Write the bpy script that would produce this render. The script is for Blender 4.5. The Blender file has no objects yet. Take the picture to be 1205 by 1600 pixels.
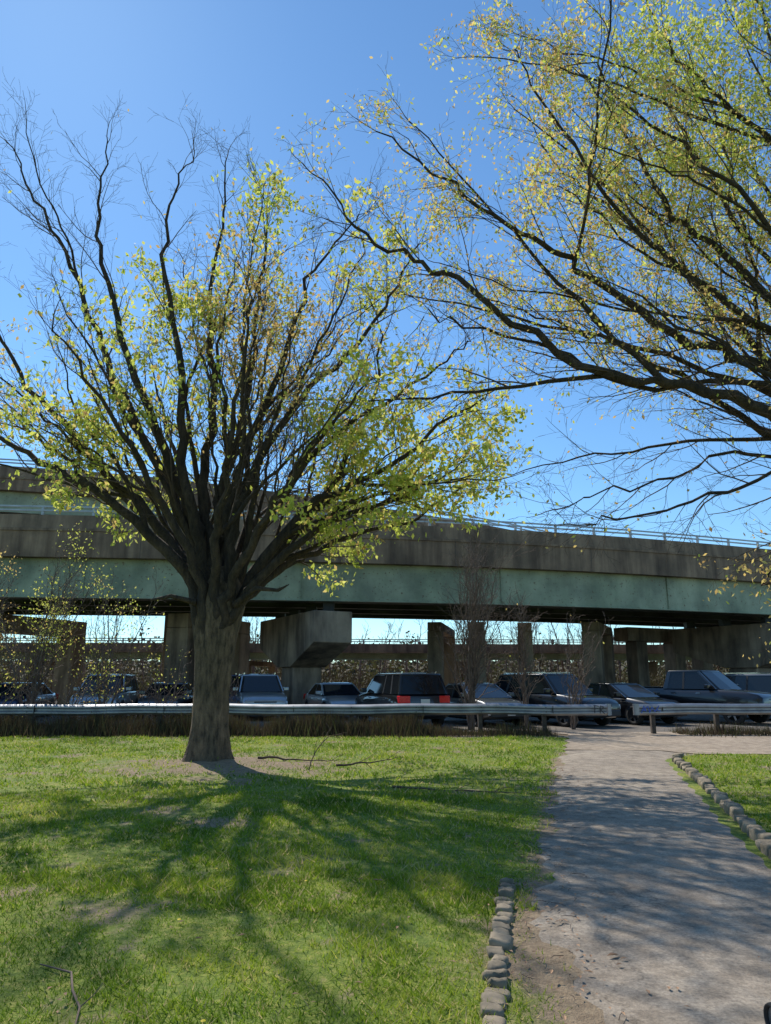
import bpy, math, random
import numpy as np
from mathutils import Vector
random.seed(7); rng=np.random.default_rng(11)
scene=bpy.context.scene
scene.view_settings.view_transform='Standard'
scene.view_settings.look='None'
scene.view_settings.exposure=0

# ---------------------------------------------------------------- helpers
def link(o): scene.collection.objects.link(o); return o
def empty(name,loc=(0,0,0),rot=0):
    o=bpy.data.objects.new(name,None); o.location=loc; o.rotation_euler=(0,0,rot); o.empty_display_size=.3
    return link(o)
def mesh(name,v,f,mats=None,parent=None,smooth=False,mi=None):
    me=bpy.data.meshes.new(name)
    v=np.asarray(v,dtype=np.float32)
    if isinstance(f,np.ndarray):
        n,k=f.shape
        me.vertices.add(len(v)); me.vertices.foreach_set('co',v.ravel())
        me.loops.add(n*k); me.loops.foreach_set('vertex_index',f.astype(np.int32).ravel())
        me.polygons.add(n); me.polygons.foreach_set('loop_start',np.arange(0,n*k,k,dtype=np.int32))
        me.polygons.foreach_set('loop_total',np.full(n,k,dtype=np.int32))
        me.update(calc_edges=True)
    else:
        me.from_pydata(v.tolist(),[],f); me.update()
    if mats is not None:
        for m in (mats if isinstance(mats,(list,tuple)) else [mats]): me.materials.append(m)
    if mi is not None: me.polygons.foreach_set('material_index',np.asarray(mi,dtype=np.int32))
    if smooth: me.polygons.foreach_set('use_smooth',np.ones(len(me.polygons),dtype=bool))
    me.validate()
    o=bpy.data.objects.new(name,me); link(o)
    if parent is not None: o.parent=parent
    return o
def bevel(o,w=.02,s=2):
    m=o.modifiers.new('bevel','BEVEL'); m.width=w; m.segments=s; m.limit_method='ANGLE'; return o
BF=[(0,3,2,1),(4,5,6,7),(0,1,5,4),(1,2,6,5),(2,3,7,6),(3,0,4,7)]
def boxv(x0,x1,y0,y1,z0,z1): return [(x0,y0,z0),(x1,y0,z0),(x1,y1,z0),(x0,y1,z0),(x0,y0,z1),(x1,y0,z1),(x1,y1,z1),(x0,y1,z1)]
def box(name,x0,x1,y0,y1,z0,z1,mat,parent=None,bv=0):
    o=mesh(name,boxv(x0,x1,y0,y1,z0,z1),BF,mat,parent)
    if bv: bevel(o,bv)
    return o
class Acc:
    def __init__(s): s.v=[]; s.f=[]
    def add(s,v,f):
        b=len(s.v); s.v+=list(v); s.f+=[tuple(i+b for i in q) for q in f]
    def box(s,*a): s.add(boxv(*a),BF)

# ---------------------------------------------------------------- materials
def newmat(name):
    m=bpy.data.materials.new(name); m.use_nodes=True; nt=m.node_tree
    return m,nt,nt.nodes['Principled BSDF']
def N(nt,t,**k):
    n=nt.nodes.new(t)
    for a,b in k.items(): setattr(n,a,b)
    return n
def noise(nt,scale,detail=5,vec=None,rough=.6):
    n=N(nt,'ShaderNodeTexNoise'); n.inputs['Scale'].default_value=scale; n.inputs['Detail'].default_value=detail
    n.inputs['Roughness'].default_value=rough
    if vec is None:
        g=nt.nodes.get('geo') or N(nt,'ShaderNodeTexCoord'); g.name='geo'; vec=g.outputs['Object']
    nt.links.new(vec,n.inputs['Vector']); return n
def ramp(nt,fac,stops):
    r=N(nt,'ShaderNodeValToRGB'); e=r.color_ramp.elements
    while len(e)<len(stops): e.new(.5)
    for i,(p,c) in enumerate(stops):
        e[i].position=p; e[i].color=(*c,1) if len(c)==3 else c
    nt.links.new(fac,r.inputs['Fac']); return r
def mixc(nt,fac,a,b,mode='MIX'):
    m=N(nt,'ShaderNodeMix',data_type='RGBA',blend_type=mode)
    if isinstance(fac,(int,float)): m.inputs[0].default_value=fac
    else: nt.links.new(fac,m.inputs[0])
    for s,i in ((a,6),(b,7)):
        if isinstance(s,tuple): m.inputs[i].default_value=(*s,1)
        else: nt.links.new(s,m.inputs[i])
    return m.outputs[2]
def bump(nt,bs,h,strength=.4,dist=.02):
    b=N(nt,'ShaderNodeBump'); b.inputs['Strength'].default_value=strength; b.inputs['Distance'].default_value=dist
    nt.links.new(h,b.inputs['Height']); nt.links.new(b.outputs[0],bs.inputs['Normal'])
def objvec(nt,scale):
    g=N(nt,'ShaderNodeTexCoord'); m=N(nt,'ShaderNodeMapping'); m.inputs['Scale'].default_value=scale
    nt.links.new(g.outputs['Object'],m.inputs['Vector']); return m.outputs[0]
def simple(name,c,rough=.6,metal=0,var=.25,scale=3,bmp=.0,coat=0):
    m,nt,b=newmat(name)
    n=noise(nt,scale)
    lo=tuple(x*(1-var) for x in c); hi=tuple(min(1,x*(1+var)) for x in c)
    r=ramp(nt,n.outputs['Fac'],[(.3,lo),(.7,hi)])
    nt.links.new(r.outputs[0],b.inputs['Base Color']); b.inputs['Roughness'].default_value=rough
    b.inputs['Metallic'].default_value=metal
    if coat: b.inputs['Coat Weight'].default_value=coat; b.inputs['Coat Roughness'].default_value=.05
    if bmp:
        n2=noise(nt,scale*12); bump(nt,b,n2.outputs['Fac'],bmp,.01)
    return m
def stained(name,c,dark,streak=(1.2,1.2,.25),rough=.85,rust=None):
    m,nt,b=newmat(name)
    n1=noise(nt,1.0,6,objvec(nt,streak)); n2=noise(nt,.6,5); n3=noise(nt,9,6)
    r=ramp(nt,n1.outputs['Fac'],[(.35,dark),(.62,c)])
    r2=ramp(nt,n2.outputs['Fac'],[(.35,(.6,.6,.6)),(.65,(1.1,1.08,1.05))])
    col=mixc(nt,1.0,r.outputs[0],r2.outputs[0],'MULTIPLY')
    if rust:
        r3=ramp(nt,n3.outputs['Fac'],[(.6,(0,0,0)),(.68,(1,1,1))])
        col=mixc(nt,r3.outputs[0],col,rust)
    nt.links.new(col,b.inputs['Base Color']); b.inputs['Roughness'].default_value=rough
    bump(nt,b,n3.outputs['Fac'],.35,.02)
    return m
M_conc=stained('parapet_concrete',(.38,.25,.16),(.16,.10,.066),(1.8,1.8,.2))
M_pier=stained('pier_concrete',(.44,.33,.23),(.15,.105,.075),(1.4,1.4,.3))
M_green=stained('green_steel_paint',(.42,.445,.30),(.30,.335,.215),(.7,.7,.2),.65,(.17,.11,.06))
M_green_shade=stained('green_steel_shaded',(.10,.12,.09),(.05,.052,.042),(.5,.5,.4),.7)  # girder green darkened: shade under the deck put into the inner steel's colour
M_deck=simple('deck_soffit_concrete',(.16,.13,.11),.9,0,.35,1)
M_rail=simple('galvanized_steel',(.29,.30,.32),.5,.7,.28,2.5,.1)
M_railpale=simple('bridge_rail_aluminium',(.42,.43,.44),.5,.5,.15,2)
M_tyre=simple('tyre_rubber',(.02,.02,.02),.85,0,.2,8)
M_glass=simple('car_glass',(.012,.015,.018),.04,0,.1,1)
M_trim=simple('black_trim',(.02,.02,.022),.5,0,.2,5)
M_rim=simple('alloy_rim',(.42,.43,.44),.3,.8,.1,5)
M_chrome=simple('chrome',(.6,.6,.62),.15,1,.05,5)
M_red=simple('tail_lamp_red',(.8,.02,.02),.2,0,.15,20)
M_lamp=simple('headlamp_lens',(.75,.77,.8),.1,0,.1,20)
M_plate=simple('plate_white',(.7,.7,.66),.5,0,.05,9)
M_wood=simple('weathered_post',(.07,.055,.045),.9,0,.35,6,.3)
M_blue=simple('graffiti_blue',(.03,.09,.42),.5,0,.15,20)
M_black=simple('graffiti_black',(.02,.02,.03),.5,0,.15,20)

def bark_mat(name,lo,hi):
    m,nt,b=newmat(name)
    n1=noise(nt,1,8,objvec(nt,(11,11,3.0)),.7); n2=noise(nt,1.3,4); n3=noise(nt,30,4)
    r=ramp(nt,n1.outputs['Fac'],[(.36,lo),(.64,hi)])
    r2=ramp(nt,n2.outputs['Fac'],[(.3,(.6,.6,.5)),(.7,(1.15,1.1,1.0))])
    nt.links.new(mixc(nt,1.0,r.outputs[0],r2.outputs[0],'MULTIPLY'),b.inputs['Base Color'])
    b.inputs['Roughness'].default_value=.9
    ma=N(nt,'ShaderNodeMath',operation='ADD'); nt.links.new(n1.outputs['Fac'],ma.inputs[0]); nt.links.new(n3.outputs['Fac'],ma.inputs[1])
    bump(nt,b,ma.outputs[0],1.0,.045); return m
M_bark=bark_mat('tree_bark',(.055,.038,.026),(.27,.185,.12))
M_limb=bark_mat('limb_bark',(.028,.019,.015),(.105,.072,.05))
M_twig=simple('thin_branch_bark',(.095,.062,.043),.9,0,.3,4)
M_greytwig=simple('grey_twig_bark',(.14,.10,.078),.9,0,.3,4)

def leafmat(name,stops,transl=.5):
    m,nt,b=newmat(name)
    a=N(nt,'ShaderNodeAttribute'); a.attribute_name='rnd'
    r=ramp(nt,a.outputs['Fac'],stops)
    b.inputs['Roughness'].default_value=.6; b.inputs['Specular IOR Level'].default_value=.15
    nt.links.new(r.outputs[0],b.inputs['Base Color'])
    t=N(nt,'ShaderNodeBsdfTranslucent'); nt.links.new(r.outputs[0],t.inputs['Color'])
    mx=N(nt,'ShaderNodeMixShader'); mx.inputs[0].default_value=transl
    nt.links.new(b.outputs[0],mx.inputs[1]); nt.links.new(t.outputs[0],mx.inputs[2])
    nt.links.new(mx.outputs[0],nt.nodes['Material Output'].inputs['Surface']); return m
M_leafY=leafmat('young_leaf',[(0,(.34,.42,.06)),(.5,(.62,.66,.12)),(1,(.82,.76,.22))],.62)
M_leafO=leafmat('bud_leaf',[(0,(.48,.30,.12)),(.5,(.72,.52,.18)),(1,(.82,.70,.22))],.6)
M_grass=leafmat('grass_blade',[(0,(.08,.15,.01)),(.4,(.20,.31,.02)),(.72,(.35,.42,.035)),(.93,(.50,.47,.11)),(1,(.62,.50,.24))],.5)
M_weed=leafmat('dry_weed',[(0,(.05,.035,.022)),(.6,(.12,.085,.05)),(1,(.11,.13,.04))],.3)
M_far=leafmat('distant_foliage',[(0,(.06,.042,.028)),(.5,(.10,.085,.04)),(1,(.15,.18,.05))],.2)
M_dand=simple('dandelion_petal',(.75,.55,.02),.7,0,.1,5)
M_deadleaf=simple('dead_leaf',(.34,.20,.11),.8,0,.3,9)

# ---------------------------------------------------------------- camera, light, sky
cam=bpy.data.cameras.new('camera'); co=bpy.data.objects.new('camera',cam); link(co)
co.location=(0,0,1.6); co.rotation_euler=(math.radians(103),0,0)
cam.sensor_fit='VERTICAL'; cam.sensor_height=36; cam.sensor_width=27; cam.lens=25.4; cam.clip_end=6000; cam.clip_start=.05
scene.camera=co
AZ,EL=-31.0,46.0
a,e=math.radians(AZ),math.radians(EL)
sd=Vector((math.sin(a)*math.cos(e),math.cos(a)*math.cos(e),math.sin(e)))
sl=bpy.data.lights.new('sun','SUN'); sl.energy=5.0; sl.angle=math.radians(.5); sl.color=(1,.94,.84)
so=bpy.data.objects.new('sun',sl); link(so); so.location=(-20,40,50); so.rotation_euler=(-sd).to_track_quat('-Z','Y').to_euler()
w=bpy.data.worlds.new('World'); scene.world=w; w.use_nodes=True
wn=w.node_tree; bg=wn.nodes['Background']; bg.inputs['Strength'].default_value=.145
sky=wn.nodes.new('ShaderNodeTexSky'); sky.sky_type='NISHITA'; sky.sun_disc=False
sky.sun_elevation=e; sky.sun_rotation=a; sky.altitude=0; sky.air_density=1.0; sky.dust_density=0.08; sky.ozone_density=2.3
tint=mixc(wn,1.0,sky.outputs[0],(.72,1.0,1.15),'MULTIPLY')
wn.links.new(tint,bg.inputs['Color'])

# ---------------------------------------------------------------- ground
PLy=[0,1,3.9,4.71,6,7.2,9,12.35,16.4,19.6,22,23]; PLx=[.85,.95,1.05,.98,1.18,1.46,1.95,2.75,3.84,4.7,5.3,5.5]
PRy=[0,3.9,6.95,9,10.5,12.35,15.4,16.4]; PRx=[2.6,2.95,3.44,3.95,4.4,4.9,5.75,6.2]
def PL(y): return np.interp(y,PLy,PLx)
def PR(y): return np.interp(y,PRy,PRx)
def fn(x,y,s=1.0,o=0.0):
    x=x*s+o; y=y*s-o*1.7
    return (np.sin(x*1.7+1.3*np.sin(y*1.1+o))+np.sin(y*2.1+1.7*np.sin(x*1.3))+np.sin((x+y)*3.1+2*np.sin(y*.7-x*.9))+.7*np.sin(x*5.3-y*4.1+np.sin(x*2.9)))/3.7
TX,TY=-3.4,14.5
def dirtmask(x,y):
    r=np.hypot((x-TX-.5)*.75,(y-TY+.35)*.9)
    d=np.clip(1.25-r/1.9+.5*fn(x,y,2.1),0,1)*.9
    pl=PL(y)
    dl=pl-x
    edge=np.where((dl>-.1)&(y<17),np.clip(.8-dl/.45+.45*fn(x,y,3,2),0,1),0)
    near=np.where((y<5.6)&(dl>-.2),np.clip(1.0-dl/.7+.4*fn(x,y,4,1),0,1),0)
    back=np.clip((y-20.8+.4*fn(x,y,1.3,5))/.7,0,1)
    patch=np.clip((fn(x,y,.9,3)-.4)*2.5,0,1)*.62
    sp=np.clip((fn(x,y,3.3,6)-.35)*3,0,1)*.55
    return np.maximum.reduce([d,edge,near,back,patch,sp])
xs=np.concatenate([[-2500,-600,-200,-80,-40,-25,-18],np.arange(-14,16.01,.15),[20,28,45,80,200,600,2500]])
ys=np.concatenate([[-600,-100,-30,-8,-2],np.arange(0,24.01,.15),[27,32,40,60,100,200,600,3000]])
X,Y=np.meshgrid(xs,ys); dm=dirtmask(X,Y); fine=(X>-14)&(X<15.9)&(Y>.1)&(Y<21)
dpath=np.maximum(PL(Y)-X, X-np.where(Y<16.4,PR(Y),99))
amp=np.clip((dpath-.25)/.8,0,1)*fine
Z=amp*(.025*fn(X,Y,.8)+.012*fn(X,Y,2.7,2)+.02)
Z+=.10*np.exp(-((X-TX)**2+(Y-TY)**2)/1.1)
V=np.stack([X,Y,Z],-1).reshape(-1,3)
nx,ny=len(xs),len(ys); i=np.arange((ny-1)*(nx-1)); r=i//(nx-1); c=i%(nx-1); b0=r*nx+c
F=np.stack([b0,b0+1,b0+nx+1,b0+nx],1)
m,nt,b=newmat('ground_lawn_soil')
at=N(nt,'ShaderNodeAttribute'); at.attribute_name='dirt'
n1=noise(nt,1.1,8); n2=noise(nt,14,8,rough=.75); n3=noise(nt,60,4)
g1=ramp(nt,n2.outputs['Fac'],[(.3,(.06,.10,.01)),(.5,(.16,.21,.022)),(.68,(.36,.33,.09))])
g2=ramp(nt,n1.outputs['Fac'],[(.35,(.75,.9,.7)),(.65,(1.25,1.15,1.0))])
gc=mixc(nt,1.0,g1.outputs[0],g2.outputs[0],'MULTIPLY')
dc=ramp(nt,n2.outputs['Fac'],[(.3,(.13,.088,.052)),(.7,(.36,.27,.17))])
ad=N(nt,'ShaderNodeMath',operation='ADD'); nt.links.new(at.outputs['Fac'],ad.inputs[0])
ms=N(nt,'ShaderNodeMath',operation='MULTIPLY_ADD'); nt.links.new(n2.outputs['Fac'],ms.inputs[0]); ms.inputs[1].default_value=1.0; ms.inputs[2].default_value=-.5
nt.links.new(ms.outputs[0],ad.inputs[1])
dr=ramp(nt,ad.outputs[0],[(.25,(0,0,0)),(.65,(1,1,1))])
nt.links.new(mixc(nt,dr.outputs[0],gc,dc.outputs[0]),b.inputs['Base Color']); b.inputs['Roughness'].default_value=.95
bump(nt,b,n3.outputs['Fac'],.7,.03)
M_ground=m
g=mesh('ground',V,F,M_ground,smooth=True)
at=g.data.attributes.new('dirt','FLOAT','POINT'); at.data.foreach_set('value',dm.ravel().astype(np.float32))

def asphalt(name,lo,hi,crack=True,pebble=1.0):
    m,nt,b=newmat(name)
    n1=noise(nt,.8,6); n2=noise(nt,45,6,rough=.8); n3=noise(nt,5,6)
    r1=ramp(nt,n1.outputs['Fac'],[(.3,lo),(.7,hi)])
    r2=ramp(nt,n2.outputs['Fac'],[(.32,(.5,.49,.48)),(.68,(1.4,1.38,1.34))])
    col=mixc(nt,1.0,r1.outputs[0],r2.outputs[0],'MULTIPLY')
    r3=ramp(nt,n3.outputs['Fac'],[(.38,(.72,.69,.65)),(.6,(1.1,1.08,1.05))])
    col=mixc(nt,1.0,col,r3.outputs[0],'MULTIPLY')
    if crack:
        v=N(nt,'ShaderNodeTexVoronoi',feature='DISTANCE_TO_EDGE'); v.inputs['Scale'].default_value=.45
        tc=N(nt,'ShaderNodeTexCoord'); nn=noise(nt,2.2,6); vm=N(nt,'ShaderNodeVectorMath',operation='ADD')
        sc=N(nt,'ShaderNodeVectorMath',operation='SCALE'); sc.inputs['Scale'].default_value=.9
        nt.links.new(nn.outputs['Color'],sc.inputs[0]); nt.links.new(tc.outputs['Object'],vm.inputs[0]); nt.links.new(sc.outputs[0],vm.inputs[1]); nt.links.new(vm.outputs[0],v.inputs['Vector'])
        rc=ramp(nt,v.outputs['Distance'],[(.0,(.35,.33,.3)),(.009,(1,1,1))])
        col=mixc(nt,.6,col,rc.outputs[0],'MULTIPLY')
    nt.links.new(col,b.inputs['Base Color']); b.inputs['Roughness'].default_value=.9
    bump(nt,b,n2.outputs['Fac'],.6,.012); return m
M_path=asphalt('worn_path_asphalt',(.26,.22,.18),(.38,.325,.26))
M_apron=asphalt('gravel_apron',(.31,.25,.19),(.42,.345,.265),False)
M_lot=asphalt('parking_lot_asphalt',(.11,.10,.09),(.20,.175,.15),True)
yy=np.arange(-4,17.5,.12); v=[];f=[]
for k,y in enumerate(yy):
    l=float(PL(max(y,0)))+.07*math.sin(y*3.1)+.05*math.sin(y*7)+.03*math.sin(y*17+1)+random.uniform(-.03,.03)
    rr=float(PR(min(max(y,0),16.4)))+.03*math.sin(y*9)
    if y>15.6: rr+= (y-15.6)*1.0
    for t in range(7): v.append((l+(rr-l)*t/6,y,.012-(.012 if t in(0,6) else 0)+.006*math.sin(t)))
    if k: f+=[((k-1)*7+t,(k-1)*7+t+1,k*7+t+1,k*7+t) for t in range(6)]
mesh('footpath',v,f,M_path,smooth=True)
v=[];f=[]
ya=np.arange(16.3,23.2,.15)
for k,y in enumerate(ya):
    l=float(PL(y))+.08*math.sin(y*5)+random.uniform(-.04,.04)
    if y<17.2: l=max(l,6.2+(17.2-y)*.6)
    if y>22: l+= -.6*(y-22)
    row=np.linspace(l,60,24)
    for x in row: v.append((float(x),y+ (.08*math.sin(x*3) if y<16.5 else 0),.020))
    if k: f+=[((k-1)*24+t,(k-1)*24+t+1,k*24+t+1,k*24+t) for t in range(23)]
mesh('pavement_apron',v,f,M_apron)
mesh('parking_lot',[(-90,23.1,.012),(110,23.1,.012),(110,60,.012),(-90,60,.012)],[(0,1,2,3)],M_lot)
ac=Acc()
for k in range(-8,12):
    x=k*2.9+.8
    ac.add([(x,25.5,.017),(x+.1,25.5,.017),(x-1.6,30.6,.017),(x-1.7,30.6,.017)],[(0,1,2,3)])
mesh('parking_bay_markings',ac.v,ac.f,simple('worn_white_paint',(.4,.4,.37),.8,0,.3,6))

# ---------------------------------------------------------------- grass
def scatter(n,x0,x1,y0,y1): return rng.uniform(x0,x1,n),rng.uniform(y0,y1,n)
def lawn(x,y):
    wob=.07*np.sin(y*3.1)+.05*np.sin(y*7)
    on=(x>PL(y)+wob-.02)&((x<PR(np.minimum(y,16.4))+.12)|(y>16.3))
    d=dirtmask(x,y)
    fr=np.abs(x)<y*.62+1.5
    return (~on)&(rng.random(len(x))>d*1.05)&fr
sets=[(160000,-4.5,4.5,2.2,6.5,.0035,.036),(150000,-7,6.5,5.5,11,.006,.042),(110000,-11,10,10,21.4,.011,.05)]
bx=[];by=[];bw=[];bh=[]
for n,x0,x1,y0,y1,wd,ht in sets:
    x,y=scatter(n,x0,x1,y0,y1)
    k=lawn(x,y)&((fn(x,y,1.6,7)+fn(x,y,5,1)*.7+rng.normal(0,.45,n))>-.5)
    x,y=x[k],y[k]; bx.append(x);by.append(y);bw.append(wd*rng.uniform(.6,1.5,len(x)))
    tall=1+.7*np.clip(fn(x,y,1.1,9),-.6,1)
    bh.append(ht*rng.uniform(.4,1.4,len(x))*tall)
bx=np.concatenate(bx);by=np.concatenate(by);bw=np.concatenate(bw);bh=np.concatenate(bh);n=len(bx)
def gz(x,y):
    dp=np.maximum(PL(y)-x, x-np.where(y<16.4,PR(y),99)); am=np.clip((dp-.25)/.8,0,1)*(y<21)
    return am*(.025*fn(x,y,.8)+.012*fn(x,y,2.7,2)+.02)+.10*np.exp(-((x-TX)**2+(y-TY)**2)/1.1)
bz=gz(bx,by)-.004
th=rng.uniform(0,2*np.pi,n); le=rng.normal(0,.75,(n,2))*bh[:,None]
V=np.zeros((n,3,3)); V[:,0]=np.stack([bx-np.cos(th)*bw,by-np.sin(th)*bw,bz],1); V[:,1]=np.stack([bx+np.cos(th)*bw,by+np.sin(th)*bw,bz],1)
V[:,2]=np.stack([bx+le[:,0],by+le[:,1],bz+bh],1)
gr=mesh('lawn_grass',V.reshape(-1,3),np.arange(n*3).reshape(-1,3),M_grass)
rv=np.clip(.46+.32*fn(bx,by,.7,4)+.28*fn(bx,by,2.4,8)+rng.normal(0,.16,n),0,.93); rv=np.where(rng.random(n)<.12,1.0,rv)
at=gr.data.attributes.new('rnd','FLOAT','FACE'); at.data.foreach_set('value',rv.astype(np.float32))
x,y=scatter(300,-8,2.5,3.2,17); k=lawn(x,y)&(fn(x,y,.8,12)>-.1); x,y=x[k],y[k]; z=gz(x,y)
ac=Acc()
for X_,Y_,Z_ in zip(x,y,z):
    h=random.uniform(.02,.04); rr=random.uniform(.008,.014); vs=[(X_,Y_,Z_+h+.006)]+[(X_+rr*math.cos(t),Y_+rr*math.sin(t),Z_+h) for t in [q*math.pi/3 for q in range(6)]]
    ac.add(vs,[(0,1+q,1+(q+1)%6) for q in range(6)])
mesh('dandelions',ac.v,ac.f,M_dand)

# ---------------------------------------------------------------- cobble edging
M_stone=stained('edging_stone',(.36,.29,.20),(.13,.11,.075),(5,5,5))
def stone_tpl():
    g=[-1,-.6,0,.6,1]; vs=[];idx={}
    def vid(p):
        if p not in idx: idx[p]=len(vs); vs.append(p)
        return idx[p]
    fs=[]
    for ax in range(3):
        for s in(-1,1):
            for i in range(4):
                for j in range(4):
                    q=[]
                    for (u,w_) in((g[i],g[j]),(g[i+1],g[j]),(g[i+1],g[j+1]),(g[i],g[j+1])):
                        p=[u,w_]; p.insert(ax,s); q.append(vid(tuple(p)))
                    if (s>0)!=(ax==1): fs.append(tuple(q))
                    else: fs.append(tuple(reversed(q)))
    V=np.array(vs,float); l=(np.abs(V)**8).sum(1)**(1/8); return V/l[:,None],fs
SV,SF=stone_tpl()
def edging(name,pts,wd,ln,ht,zo=.0):
    ac=Acc(); P=[Vector((p[0],p[1],0)) for p in pts]
    for a_,b_ in zip(P[:-1],P[1:]):
        L=(b_-a_).length; nn=max(1,round(L/ln)); d=(b_-a_).normalized(); an=math.atan2(d.y,d.x)
        for k in range(nn):
            c_=a_+d*(k+.5)*L/nn
            v=SV*np.array([L/nn*.5*random.uniform(.8,.97),wd*.5*random.uniform(.72,1.12),ht*random.uniform(.75,1.2)])
            v=v+rng.normal(0,.0035,v.shape)
            v=v*(1+.09*np.sin(SV[:,[1,2,0]]*2.4+random.random()*9))
            t=an+random.uniform(-.2,.2); R=np.array([[math.cos(t),math.sin(t),0],[-math.sin(t),math.cos(t),0],[0,0,1]])
            v[:,2]+=v[:,0]*random.uniform(-.15,.15)+v[:,1]*random.uniform(-.15,.15)
            v=v@R+np.array([c_.x+random.uniform(-.02,.02),c_.y,random.uniform(-.015,.012)+zo])
            ac.add([tuple(q) for q in v],SF)
    return mesh(name,ac.v,ac.f,M_stone,smooth=True)
edging('stone_edging',[(.25,2.6),(.5,3.9),(.66,4.7),(.76,5.25),(.98,6.3)],.125,.125,.05)
edging('stone_edging',[(3.1,3.5),(3.6,7.2),(4.15,9.07),(4.62,10.7),(5.1,12.5),(5.75,15.0),(6.1,15.8)],.17,.21,.09)

# ---------------------------------------------------------------- tree machinery
def nrm(v):
    l=math.sqrt(v[0]**2+v[1]**2+v[2]**2)+1e-9; return (v[0]/l,v[1]/l,v[2]/l)
class Tree:
    def __init__(s): s.t={}; s.leaf=[]
    def tube(s,pts,rad,sides,key=0): s.t.setdefault((len(pts),sides,key),[]).append((pts,rad))
    def build(s,name,mats,parent):
        Vs=[];Fs=[];mi=[];base=0
        for (n,sd_,key),L in s.t.items():
            P=np.array([l[0] for l in L],float); R=np.array([l[1] for l in L],float)
            d=P[:,-1]-P[:,0]; d/=np.linalg.norm(d,axis=1,keepdims=True)+1e-9
            ref=np.where(np.abs(d[:,2:3])>.9,np.array([[1.,0,0]]),np.array([[0,0,1.]]))
            u=np.cross(d,ref); u/=np.linalg.norm(u,axis=1,keepdims=True)+1e-9; w_=np.cross(d,u)
            th=np.arange(sd_)*2*np.pi/sd_
            ring=u[:,None,:]*np.cos(th)[None,:,None]+w_[:,None,:]*np.sin(th)[None,:,None]
            vv=P[:,:,None,:]+R[:,:,None,None]*ring[:,None]
            N_=len(L); Vs.append(vv.reshape(-1,3))
            idx=np.arange(N_*n*sd_).reshape(N_,n,sd_)+base
            a_=idx[:,:-1,:]; b_=idx[:,1:,:]; a2=np.roll(a_,-1,2); b2=np.roll(b_,-1,2)
            q=np.stack([a_,a2,b2,b_],-1).reshape(-1,4); Fs.append(q); mi.append(np.full(len(q),key)); base+=N_*n*sd_
        return mesh(name,np.concatenate(Vs),np.concatenate(Fs),mats,parent,True,np.concatenate(mi))
def catmull(pts,per):
    P=[pts[0]]+list(pts)+[pts[-1]]; out=[]
    P=[np.array(p,float) for p in P]
    for i in range(1,len(P)-2):
        p0,p1,p2,p3=P[i-1:i+3]
        for k in range(per):
            t=k/per; out.append(.5*((2*p1)+(p2-p0)*t+(2*p0-5*p1+4*p2-p3)*t*t+(3*p1-p0-3*p2+p3)*t**3))
    out.append(P[-2]); return out
G=random.gauss; U=random.uniform
class Cfg: pass
def grow(T,p,d,L,r,level,cf):
    n=(0,6,4,3)[level]; wn_=cf.wander[level]; pts=[p]; rad=[r]; st=L/n; ds=[]
    rt=max(cf.rmin,r*.3)
    for i in range(n):
        d=nrm((d[0]+G(0,wn_),d[1]+G(0,wn_),d[2]+G(0,wn_)+cf.up[level]))
        ds.append(d); p=(p[0]+d[0]*st,p[1]+d[1]*st,p[2]+d[2]*st); pts.append(p); rad.append(r+(rt-r)*(i+1)/n)
    T.tube(pts,rad,4 if level==1 else 3,1)
    if level==3 or (level==2 and cf.maxlev==2):
        T.leaf.append((pts[-1],L)); T.leaf.append((pts[-2],L)); return
    if level==2: T.leaf.append((pts[-1],L)); T.leaf.append((pts[-2],L))
    m_=L*cf.dens[level]; m_=int(m_)+(1 if random.random()<m_-int(m_) else 0)
    for k in range(m_):
        t=.15+.85*(k+random.random())/max(1,m_); i=min(n-1,int(t*n)); f_=t*n-i
        a_=pts[i];b_=pts[i+1]; q=(a_[0]+(b_[0]-a_[0])*f_,a_[1]+(b_[1]-a_[1])*f_,a_[2]+(b_[2]-a_[2])*f_)
        dd=ds[i]; sp=cf.spread[level]
        rd=nrm((G(0,1),G(0,1),G(0,1)))
        dot=rd[0]*dd[0]+rd[1]*dd[1]+rd[2]*dd[2]; pe=nrm((rd[0]-dot*dd[0],rd[1]-dot*dd[1],rd[2]-dot*dd[2]))
        nd=nrm((dd[0]+pe[0]*sp,dd[1]+pe[1]*sp,dd[2]+pe[2]*sp))
        cl=cf.len[level+1]*U(.6,1.25)*(1.15-.5*t)
        grow(T,q,nd,min(cl,L*.8),max(cf.rmin,(r+(rt-r)*t)*.55),level+1,cf)
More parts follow.
